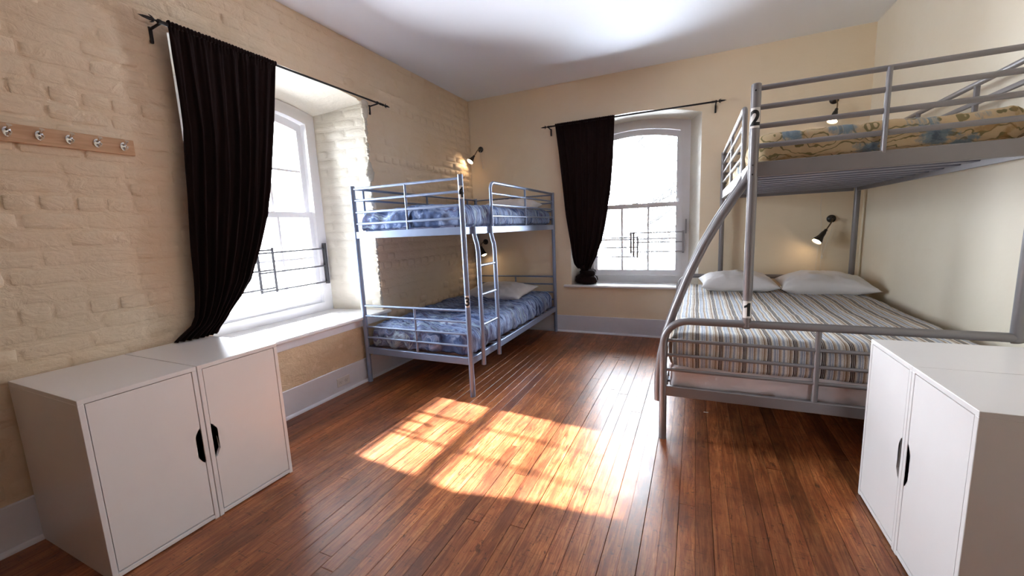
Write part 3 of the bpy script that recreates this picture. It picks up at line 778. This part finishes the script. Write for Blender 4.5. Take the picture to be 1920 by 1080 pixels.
# ================================================================== OUTLET, SCRAP
ot = thing('outlet', 'white double wall outlet set in the left baseboard', 'outlet', (XL + 0.018, 2.32, 0.095))
obj('cover_plate', G().cbox(XL + 0.0185, XL + 0.024, 2.254, 2.386, 0.060, 0.132, 0.002), M['plastic'], ot, smooth=False)
for yy in (2.290, 2.350):
    s_ = obj('socket', G().lathe([(0.018, 0), (0.018, 0.003)], (XL + 0.024, yy, 0.096), (1, 0, 0), 16, False, True), M['plastic'], ot)
    q = G()
    q.box(XL + 0.0269, XL + 0.0274, yy - 0.008, yy - 0.0065, 0.094, 0.103); q.box(XL + 0.0269, XL + 0.0274, yy + 0.0065, yy + 0.008, 0.094, 0.103); q.box(XL + 0.0269, XL + 0.0274, yy - 0.002, yy + 0.002, 0.085, 0.089)
    obj('slots', q, M['ink'], s_, smooth=False)
g = G(); v = []
for i in range(7):
    for j in range(4): v.append((0.075 + 0.03 * i / 6, 2.853 + 0.012 * j / 3, 0.002 + 0.003 * abs(fb(i * 0.7, j, 2.2)) + 0.001 * (i % 2)))
g.add(v, [(i * 4 + j, (i + 1) * 4 + j, (i + 1) * 4 + j + 1, i * 4 + j + 1) for i in range(6) for j in range(3)])
o = obj('paper_scrap', g, M['sticker'], o=(0.09, 2.86, 0.002)); tag(o, 'tiny white paper scrap on the floor near the foot of bed 1', 'scrap')
md = o.modifiers.new('thickness', 'SOLIDIFY'); md.thickness = 0.0008

# ================================================================== BEDS
def sticker(parent, ch, cx, cy, r, face, z0, z1, wdt):
    """paper label wrapped round a post, with its digit"""
    def W(s_, z, dr): 
        a = face + s_ / r; return (cx + (r + dr) * math.cos(a), cy + (r + dr) * math.sin(a), z)
    n = 14; v = []
    for i in range(n + 1):
        s_ = -wdt / 2 + wdt * i / n
        v += [W(s_, z0, 0.0006), W(s_, z1, 0.0006), W(s_, z0, -0.001), W(s_, z1, -0.001)]
    f = []
    for i in range(n):
        a, b = 4 * i, 4 * i + 4; f += [(a, b, b + 1, a + 1), (a + 2, a + 3, b + 3, b + 2), (a, a + 2, b + 2, b), (a + 1, b + 1, b + 3, a + 3)]
    f += [(0, 1, 3, 2), (4 * n, 4 * n + 2, 4 * n + 3, 4 * n + 1)]
    st = obj('number_sticker', G().add(v, f), M['sticker'], parent)
    cu = bpy.data.curves.new('digit', 'FONT'); cu.body = ch; cu.size = 1.0; cu.offset = 0.035; cu.resolution_u = 6
    to = bpy.data.objects.new('tmp_digit', cu); C.objects.link(to); bpy.context.view_layer.update()
    me = bpy.data.meshes.new_from_object(to.evaluated_get(bpy.context.evaluated_depsgraph_get()))
    bpy.data.objects.remove(to); bm = bmesh.new()
    if ch == '1': bm.faces.new([bm.verts.new((a_, b_, 0)) for a_, b_ in ((0.18, 0), (0.34, 0), (0.34, 0.7), (0.22, 0.7), (0.14, 0.60), (0.02, 0.54), (0.02, 0.42), (0.18, 0.48))])
    else: bm.from_mesh(me)
    xs = [v_.co.x for v_ in bm.verts]; ys = [v_.co.y for v_ in bm.verts]; xa, xb, ya, yb = min(xs), max(xs), min(ys), max(ys)
    for k in range(1, 14):
        bmesh.ops.bisect_plane(bm, geom=bm.verts[:] + bm.edges[:] + bm.faces[:], plane_co=(xa + (xb - xa) * k / 14, 0, 0), plane_no=(1, 0, 0))
    bm.verts.ensure_lookup_table(); bm.verts.index_update()
    hgt = (z1 - z0) * 0.78; sc = hgt / (yb - ya); wx = (xb - xa) * sc * 0.92; sx = wx / (xb - xa)
    g = G().add([W((v_.co.x - (xa + xb) / 2) * sx, (z0 + z1) / 2 + (v_.co.y - (ya + yb) / 2) * sc, 0.0012) for v_ in bm.verts], [[q.index for q in fc.verts] for fc in bm.faces])
    bm.free(); bpy.data.meshes.remove(me)
    obj('digit', g, M['ink'], st, smooth=False)

def rbox_mesh(x0, x1, y0, y1, z0, z1, r, n, disp, rz=None):
    """rounded box with dense faces; disp(p, nrm) -> outward offset"""
    nx, ny, nz = n; g = G(); cache = {}
    rz = rz or r
    def V(i, j, k):
        key = (i, j, k)
        if key in cache: return cache[key]
        p = Vector((x0 + (x1 - x0) * i / nx, y0 + (y1 - y0) * j / ny, z0 + (z1 - z0) * k / nz))
        c = Vector((min(max(p.x, x0 + r), x1 - r), min(max(p.y, y0 + r), y1 - r), min(max(p.z, z0 + rz), z1 - rz)))
        d = Vector(((p.x - c.x) / r, (p.y - c.y) / r, (p.z - c.z) / rz))
        if d.length > 1e-6: nn = d.normalized()
        else: nn = Vector((0, 0, 1))
        q = c + Vector((nn.x * r, nn.y * r, nn.z * rz)) if d.length > 1e-6 else p
        nn = Vector((nn.x / r, nn.y / r, nn.z / rz)).normalized()
        q = q + nn * disp(q, nn)
        g.v.append(tuple(q)); cache[key] = len(g.v) - 1; return cache[key]
    for i in range(nx):
        for j in range(ny):
            for k in (0, nz): g.f.append((V(i, j, k), V(i + 1, j, k), V(i + 1, j + 1, k), V(i, j + 1, k)))
    for i in range(nx):
        for k in range(nz):
            for j in (0, ny): g.f.append((V(i, j, k), V(i + 1, j, k), V(i + 1, j, k + 1), V(i, j, k + 1)))
    for j in range(ny):
        for k in range(nz):
            for i in (0, nx): g.f.append((V(i, j, k), V(i, j + 1, k), V(i, j + 1, k + 1), V(i, j, k + 1)))
    return g
def ridged(x, y, z): return 1 - abs(fb(x, y, z)) * 2
def wrinkle(seed, a1, a2, a3, sx=5, sy=3.5):
    def d(p, n_):
        e = a1 * fb(p.x * 2.6, p.y * 2.2, p.z * 3 + seed)
        e += a2 * ridged(p.x * sx + 0.6 * fb(p.x * 3, p.y * 3, seed), p.y * sy, p.z * 5 + seed * 2)
        e += a3 * ridged(p.x * sx * 2.4, p.y * sy * 2.8, p.z * 12 + seed)
        return e
    return d

def pillow(label, cx, cy, cz, wd, dp, hh, rz=0.0, tilt=0.0, seed=0, group='white pillows'):
    g = G(); nu, nv = 44, 32; v = []
    for sgn in (1, -1):
        for i in range(nu + 1):
            for j in range(nv + 1):
                u, w_ = -1 + 2 * i / nu, -1 + 2 * j / nv
                edge = (1 - abs(u) ** 2.6) * (1 - abs(w_) ** 2.6)
                h = max(0, edge) ** 0.55
                pin = 1 - 0.10 * (1 - abs(w_) ** 2) * abs(u) ** 3; pin2 = 1 - 0.13 * (1 - abs(u) ** 2) * abs(w_) ** 3
                wr = 0.016 * ridged(u * 2.2 + seed, w_ * 2.0, seed) + 0.011 * ridged(u * 4.5 + w_ * 2, w_ * 3 + seed, 2.0 + seed) + 0.018 * fb(u * 1.4, w_ * 1.4, seed)
                # folds running out of the corners
                cr_ = 0.006 * math.sin((abs(u) - abs(w_)) * 16 + seed) * min(1, (abs(u) * abs(w_)) * 2.0)
                z = sgn * h * (hh / 2 + wr + cr_) * (1.0 if sgn > 0 else 0.75)
                v.append((u * wd / 2 * pin, w_ * dp / 2 * pin2, z))
    n1 = (nu + 1) * (nv + 1); f = []
    for b in (0, n1):
        for i in range(nu):
            for j in range(nv):
                q = (b + i * (nv + 1) + j, b + (i + 1) * (nv + 1) + j, b + (i + 1) * (nv + 1) + j + 1, b + i * (nv + 1) + j + 1); f.append(q if b == 0 else q[::-1])
    g.add(v, f)
    me = bpy.data.meshes.new('pillow'); me.from_pydata(g.v, [], g.f)
    bm = bmesh.new(); bm.from_mesh(me); bmesh.ops.remove_doubles(bm, verts=bm.verts[:], dist=0.0004); bm.to_mesh(me); bm.free()
    me.polygons.foreach_set('use_smooth', [True] * len(me.polygons)); me.materials.append(M['pillow'])
    o = link('pillow', me, None, (cx, cy, cz)); o.rotation_euler = (tilt, 0, rz)
    return tag(o, label, 'pillow', group)

# ---- twin over twin bunk (beds 3 and 4)
B = M['steel_blue']
xa, xb, ya, yb = -2.598, -1.556, 2.582, 4.660
bb = thing('bunk_bed', 'blue grey metal bunk bed numbered 3 and 4 in the far left corner', 'bunk bed', ((xa + xb) / 2, (ya + yb) / 2, 0))
for (x, y) in ((xa, ya), (xb, ya), (xa, yb), (xb, yb)):
    g = G().tube([(x, y, 0.0), (x, y, 1.685)], 0.0205, 16)
    p = obj('post', g, B, bb)
for z in (1.255, 0.257):
    h = 0.057
    obj('end_beam', G().cbox(xa, xb, ya - 0.015, ya + 0.015, z, z + h, 0.003), B, bb, smooth=False)
    obj('end_beam', G().cbox(xa, xb, yb - 0.015, yb + 0.015, z, z + h, 0.003), B, bb, smooth=False)
    for x in (xa, xb):
        obj('side_beam', G().cbox(x - 0.012, x + 0.012, ya, yb, z, z + h, 0.003), B, bb, smooth=False)
    for i in range(11):
        y = ya + 0.12 + i * (yb - ya - 0.24) / 10
        obj('slat', G().cbox(xa + 0.01, xb - 0.01, y - 0.03, y + 0.03, z + 0.032, z + 0.044, 0.002), M['slat'], bb, smooth=False)
xm = (xa + xb) / 2
def rail_(zz, pth, r=0.0085, m=B, par=None, nm='rail', flat=1.0): return obj(nm, G().tube(pth, r, 10, flat=flat), m, par)
for y, zs in ((ya, (1.660, 1.567, 1.470, 1.376)), (yb, (1.660, 1.567, 1.470, 1.376)), (ya, (0.682, 0.593, 0.497, 0.403)), (yb, (0.687, 0.593, 0.493, 0.403))):
    for z in zs: rail_(z, [(xa, y, z), (xb, y, z)], 0.0095, B, bb)
    obj('upright', G().tube([(xm + (0.02 if y == ya else 0), y, zs[0]), (xm + (0.02 if y == ya else 0), y, 1.30 if zs[0] > 1 else 0.30)], 0.010, 10), B, bb)
# guard on the room side, bent tube
pt = [(xb, 3.052, 1.30), (xb, 3.052, 1.60)] + [(xb, a, b) for a, b in arc(3.052 + 0.06, 1.612, 0.06, PI, PI / 2, 7)] + [(xb, yb, 1.672)]
gr = obj('guard_rail', G().tube(pt, 0.0125, 12), B, bb)
for z in (1.583, 1.490, 1.396): rail_(z, [(xb, 3.052, z), (xb, yb, z)], 0.0085, B, gr)
obj('upright', G().tube([(xb, 3.80, 1.67), (xb, 3.80, 1.30)], 0.010, 10), B, gr)
# guard on the wall side
gr = obj('guard_rail', G().tube([(xa, ya, 1.665), (xa, yb, 1.665)], 0.0110, 10), B, bb)
rail_(0, [(xa, ya, 1.575), (xa, yb, 1.575)], 0.0095, B, gr)
for y in (2.70, 3.61, 4.45): obj('upright', G().tube([(xa, y, 1.665), (xa, y, 1.30)], 0.0105, 10), B, gr)
# ladder
def stile(y):
    return [(xb + 0.018, y, 1.312), (xb + 0.020, y, 1.26), (xb + 0.026, y, 1.225), (xb + 0.040, y, 1.175), (xb + 0.046, y, 1.12), (xb + 0.046, y, 0.30), (xb + 0.044, y, 0.226)]
ld = obj('ladder', G().tube(stile(2.705), 0.0175, 12, flat=1.0).tube(stile(2.985), 0.0175, 12), B, bb)
for z in (1.012, 0.785, 0.545): obj('rung', G().tube([(xb + 0.046, 2.705, z), (xb + 0.046, 2.985, z)], 0.0105, 10), B, ld)
for (y, z) in ((2.985, 0.285), (2.705, 0.285), (3.80, 1.285), (2.985, 1.29), (2.705, 1.29)): obj('bolt', G().lathe([(0.006, 0), (0.005, 0.003), (0.002, 0.004)], (xb + (0.012 if z > 1.28 and y > 3.5 else 0.030), y, z), (1, 0, 0), 8, False, True), M['chrome'], bb)
fa = math.atan2(-0.90, 0.43)
sticker(bb, '4', xb, ya, 0.0205, fa, 1.512, 1.606, 0.034)
sticker(bb, '3', xb, ya, 0.0205, fa, 0.712, 0.801, 0.034)

def duvet(label, x0, x1, y0, y1, z0, z1, mat, seed, a=(0.014, 0.010, 0.005), r=0.055, rz=0.07, n=(56, 110, 12), cat='duvet', name='duvet', sx=5, sy=3.5, seam=0):
    dw = wrinkle(seed, *a, sx, sy)
    def d(p, nn):
        e = dw(p, nn)
        if nn.z < -0.5: e = min(e, 0)
        if seam:
            k_ = abs(((p.x / seam) % 1) - 0.5) * 2
            e -= 0.012 * max(0, (k_ - 0.86) / 0.14) * (1 - abs(nn.z) * 0.3)
        return e
    g = rbox_mesh(x0, x1, y0, y1, z0, z1, r, n, d, rz)
    zm = z0
    g.v = [(q[0], q[1], max(q[2], zm - 0.001)) for q in g.v]
    o = obj(name, g, mat, None, ((x0 + x1) / 2, (y0 + y1) / 2, z0), True, 180)
    return tag(o, label, cat)
duvet('blue patterned duvet on top bunk 4', xa + 0.035, xb - 0.028, ya + 0.035, yb - 0.045, 1.302, 1.468, M['duvet'], 3.1, a=(0.020, 0.018, 0.010), sx=8, sy=8)
duvet('rumpled blue patterned duvet on bottom bunk 3', xa + 0.035, xb - 0.030, ya + 0.035, yb - 0.045, 0.304, 0.500, M['duvet'], 8.4, a=(0.026, 0.020, 0.011), sx=7, sy=7, rz=0.08)
pillow('white pillow on top bunk 4, behind the guard rail', -1.97, 4.36, 1.530, 0.66, 0.42, 0.15, 0.05, 0.10, 1.0)
pillow('white pillow on bottom bunk 3', -2.08, 4.20, 0.565, 0.78, 0.50, 0.15, -0.10, 0.14, 2.0)

# ---- twin over full bunk (beds 1 and 2)
S = M['steel_grey']
lx0, lx1, uy0, uy1 = -0.156, 1.335, 2.425, 4.600
ux0, ux1 = 0.258, 1.272
b2 = thing('bunk_bed', 'silver grey twin over full bunk bed numbered 1 and 2 along the right wall', 'bunk bed', (0.6, 3.5, 0))
RT = 0.021
for y in (uy0, uy1):
    ht = 0.724 if y == uy0 else 0.716
    Ra = 0.135
    pt = [(lx0, y, 0), (lx0, y, 0.35)] + [(a, y, b) for a, b in arc(lx0 + Ra, ht - Ra, Ra, PI, PI / 2, 9)] + [(a, y, b) for a, b in arc(lx1 - Ra * 0.3, ht - Ra * 0.3, Ra * 0.3, PI / 2, 0, 6)] + [(lx1, y, 0.35), (lx1, y, 0)]
    eb = obj('footboard' if y == uy0 else 'headboard', G().tube(pt, RT, 16), S, b2)
    for z in (0.607, 0.519, 0.431): obj('rail', G().tube([(lx0 + (0.025 if z > 0.6 else 0), y, z), (lx1, y, z)], 0.0098, 10), S, eb)
    obj('upright', G().tube([(0.576, y, ht), (0.576, y, 0.325)], 0.0135, 10), S, eb)
    obj('end_beam', G().cbox(lx0, lx1, y - 0.014, y + 0.014, 0.273, 0.333, 0.003), S, b2, smooth=False)
for x in (lx0 + 0.004, lx1 - 0.004):
    obj('side_beam', G().cbox(x - 0.012, x + 0.012, uy0, uy1, 0.273, 0.333, 0.003), S, b2, smooth=False)
for i in range(9):
    y = uy0 + 0.2 + i * (uy1 - uy0 - 0.4) / 8
    obj('slat', G().cbox(lx0 + 0.012, lx1 - 0.012, y - 0.035, y + 0.035, 0.292, 0.306, 0.002), M['slat'], b2, smooth=False)
# upper posts
for (x, y) in ((ux0, uy0), (ux1, uy0), (ux0 - 0.02, uy1), (ux1 + 0.03, uy1)):
    zb_ = 0.690 if y == uy0 else 0.70
    z_top = 1.935 if x < 1 or y == uy1 else 1.935
    g = G().tube([(x, y - (0.004 if y == uy0 else 0), zb_ + 0.012), (x, y, zb_ + 0.02), (x, y, z_top - 0.004), (x, y, z_top)], [0.018, 0.0225, 0.0225, 0.019], 18)
    obj('post', g, S, b2)
    if x == ux0 and y == uy0:
        for z in (1.900, 1.545, 1.500): obj('bolt', G().lathe([(0.0045, 0.0), (0.0035, 0.0015)], (x - 0.004, y - 0.0224, z), (0, -1, 0), 8, False, True), M['ink'], b2)
zb0, zb1 = 1.488, 1.560
for y in (uy0, uy1):
    obj('end_beam', G().cbox(ux0, ux1, y - 0.014, y + 0.014, zb0, zb1, 0.003), S, b2, smooth=False)
    for z in (1.912, 1.822, 1.732, 1.638): obj('rail', G().tube([(ux0, y, z), (ux1, y, z)], 0.0125, 10, flat=0.55), S, b2)
    obj('upright', G().tube([((ux0 + ux1) / 2, y - 0.002, 1.915), ((ux0 + ux1) / 2, y - 0.002, 1.55)], 0.0150, 12, flat=0.7), S, b2)
for x0, x1_ in ((ux0, ux0 - 0.02), (ux1, ux1 + 0.03)):
    g = G().box(-0.5, 0.5, -0.5, 0.5, -0.5, 0.5)
    g.v = [((x0 if p[1] < 0 else x1_) + p[0] * 0.026, uy0 if p[1] < 0 else uy1, (zb0 + zb1) / 2 + p[2] * (zb1 - zb0)) for p in g.v]
    obj('side_beam', g, S, b2, smooth=False)
for i in range(13):
    y = uy0 + 0.09 + i * (uy1 - uy0 - 0.18) / 12
    obj('slat', G().cbox(ux0, ux1, y - 0.036, y + 0.036, 1.512, 1.528, 0.003), M['slat'], b2, smooth=False)
# guard rails upper
gx = 0.248
pt = [(gx, 2.815, 1.55), (gx, 2.815, 1.86)] + [(gx, a, b) for a, b in arc(2.815 + 0.045, 1.875, 0.045, PI, PI / 2, 6)] + [(gx - 0.012, uy1, 1.920)]
gr = obj('guard_rail', G().tube(pt, 0.0140, 12), S, b2)
for z in (1.825, 1.735, 1.645): obj('rail', G().tube([(gx, 2.815, z), (gx - 0.012, uy1, z)], 0.0095, 8), S, gr)
obj('upright', G().tube([(gx, 3.70, 1.92), (gx, 3.70, 1.55)], 0.0125, 8), S, gr)
gr = obj('guard_rail', G().tube([(ux1, uy0, 1.905), (ux1 + 0.03, uy1, 1.905)], 0.0140, 12), S, b2)
obj('rail', G().tube([(ux1, uy0, 1.812), (ux1 + 0.03, uy1, 1.812)], 0.0135, 8), S, gr)
for y in (3.55, 2.95): obj('upright', G().tube([(ux1 + 0.01, y, 1.905), (ux1 + 0.01, y, 1.55)], 0.0125, 8), S, gr)
# ladder with bowed stiles
def stile2(y): return [(x, y, z) for x, z in ((0.262, 1.535), (0.232, 1.470), (0.189, 1.405), (0.118, 1.288), (0.044, 1.147), (-0.033, 0.970), (-0.100, 0.783), (-0.145, 0.640), (-0.174, 0.500), (-0.186, 0.380), (-0.188, 0.290), (-0.186, 0.215))]
ld = obj('ladder', G().tube(stile2(2.475), 0.0225, 14).tube(stile2(2.815), 0.0225, 14), S, b2, angle=60)
for k_ in (2, 4, 5, 6): 
    x, _, z = stile2(0)[k_ + (1 if k_ > 3 else 0)]
    obj('rung', G().tube([(x, 2.475, z), (x, 2.815, z)], 0.012, 10), S, ld)
fa = math.atan2(-2.425, -0.20)
sticker(b2, '2', ux0, uy0, 0.0225, fa, 1.724, 1.820, 0.046)
sticker(b2, '1', ux0, uy0, 0.0225, fa, 0.762, 0.853, 0.046)

o = rbox_mesh(lx0 + 0.035, 1.285, uy0 + 0.030, uy1 - 0.035, 0.300, 0.455, 0.035, (60, 60, 8), lambda p, n_: 0.012 * fb(p.x * 7, p.y * 7, p.z * 14) + 0.009 * ridged(p.x * 9, p.y * 9, p.z * 12), 0.05)
mt = obj('mattress', o, M['mattress'], None, (0.58, 3.5, 0.30), True, 180); tag(mt, 'pale quilted mattress of the double bottom bed 1', 'mattress')
# coverlet: top plus hanging sides, a hem above the mattress bottom
def cov(p, nn):
    e = wrinkle(12.0, 0.008, 0.006, 0.003, 4, 4)(p, nn)
    if nn.z < -0.5: e = min(e, 0)
    return e
g = rbox_mesh(lx0 + 0.026, 1.297, uy0 + 0.020, uy1 - 0.025, 0.413, 0.632, 0.075, (70, 100, 12), cov, 0.075)
for i, q in enumerate(g.v):
    if q[2] < 0.47:     # hem hangs straight with a wavy edge
        x, y, z = q
        t = (0.47 - z) / 0.057
        ex = x + (-1 if x < 0.6 else 1) * (0.0) ; g.v[i] = (x, y, max(z, 0.413) + 0.010 * fb(x * 14, y * 14, 1.0) * t)
cv = obj('coverlet', g, M['stripe'], None, (0.58, 3.5, 0.41), True, 180); tag(cv, 'beige and blue striped coverlet on the double bottom bed 1', 'coverlet')
duvet('cream floral quilt with blue flowers on top bunk 2', ux0 + 0.005, ux1 - 0.02, uy0 + 0.030, uy1 - 0.035, 1.545, 1.700, M['floral'], 21.0, a=(0.010, 0.006, 0.003), r=0.06, rz=0.07, cat='quilt', name='quilt', sx=6, sy=6, seam=0.235)
pillow('left white pillow on the double bottom bed 1, nearer the window', 0.355, 4.26, 0.695, 0.63, 0.48, 0.175, 0.05, 0.06, 4.0)
pillow('right white pillow on the double bottom bed 1, against the wall', 1.005, 4.22, 0.695, 0.66, 0.50, 0.185, -0.03, 0.06, 5.5)

# ================================================================== READING LAMPS
def lamp(label, bx, bz, head_top, head_mouth, chain, mouth_r=0.043, ln=None):
    yb_ = YF
    t = thing('wall_lamp', label, 'lamp', (bx, yb_, bz), 'black gooseneck reading lamps')
    obj('wall_plate', G().lathe([(0.036, 0.0), (0.036, 0.008), (0.030, 0.016), (0.018, 0.022), (0.012, 0.034), (0.0, 0.036)], (bx, yb_, bz), (0, -1, 0), 20), M['lamp_black'], t)
    a = Vector((bx, yb_ - 0.03, bz)); e = Vector(head_top); m = Vector(head_mouth); d = (m - e).normalized()
    c1 = a + Vector((0, -0.05, 0.0)); c2 = e - d * 0.05
    pts = []
    for i in range(13):
        q = i / 12; pts.append(a * (1 - q) ** 3 + c1 * 3 * q * (1 - q) ** 2 + c2 * 3 * q * q * (1 - q) + e * q ** 3)
    obj('gooseneck', G().tube(pts, 0.0055, 10), M['brass'], t)
    L = (m - e).length; r = mouth_r
    prof = [(0.011, -0.004), (0.013, 0.0), (0.014, 0.02), (0.019, 0.03), (0.024, L * 0.55), (r * 0.88, L * 0.84), (r, L), (r - 0.003, L), (r * 0.84, L * 0.84), (0.020, L * 0.55), (0.012, 0.032)]
    obj('shade', G().lathe(prof, e, d, 22, True, True), M['lamp_black'], t)
    br = r * 0.80
    bp = [(0.010, L * 0.45), (br * 0.6, L * 0.62), (br, L * 0.86), (br * 0.97, L * 0.94), (br * 0.7, L + 0.001), (br * 0.3, L + 0.006), (0.0005, L + 0.007)]
    obj('bulb', G().lathe(bp, e, d, 18, True, False), M['bulb'], t)
    if chain:
        pull = G().tube([(bx + 0.004, yb_ - 0.022, bz - 0.02), (bx + 0.006, yb_ - 0.020, bz - 0.10), (bx + chain[0], yb_ - 0.016, bz - chain[1])], 0.0016, 6)
        ch = obj('pull_chain', pull, M['cord'], t)
        obj('pull_knob', G().lathe([(0.001, 0), (0.005, 0.012), (0.007, 0.03), (0.004, 0.042), (0.001, 0.044)], (bx + chain[0], yb_ - 0.016, bz - chain[1]), (0, 0, -1), 8), M['cord'], ch)
    return t
lamp('lit black reading lamp above top bunk 4, bulb facing out', -2.505, 2.293, (-2.548, 4.595, 2.205), (-2.578, 4.535, 2.130), (0.03, 0.20), 0.047)
lamp('lit black reading lamp above top bunk 2, seen through the rails', 1.110, 2.305, (1.116, 4.63, 2.210), (1.080, 4.590, 2.100), None)
lamp('lit black reading lamp above the double bottom bed 1', 1.150, 1.250, (1.098, 4.62, 1.150), (1.020, 4.570, 1.045), (-0.055, 0.33))
lamp('lit black reading lamp between the ladder stiles over bottom bunk 3', -2.500, 1.130, (-2.515, 4.60, 1.070), (-2.465, 4.575, 0.965), None, 0.040)
g = G().tube([(1.068, YF - 0.004, 1.52), (1.062, YF - 0.006, 1.35), (1.075, YF - 0.010, 1.20), (1.062, YF - 0.012, 1.05), (1.050, YF - 0.010, 0.72)], 0.0016, 6)
o = obj('hanging_cord', g, M['cord'], o=(1.06, YF - 0.01, 0.72)); tag(o, 'thin white cord hanging behind the lamp over bed 1', 'cord')
g = G().tube([(1.095, YF - 0.006, 1.03), (1.088, YF - 0.008, 0.90), (1.092, YF - 0.010, 0.72)], 0.0016, 6)
o = obj('hanging_cord', g, M['cord'], o=(1.09, YF - 0.01, 0.72)); tag(o, 'shorter thin white cord hanging just right of the longer one over bed 1', 'cord')
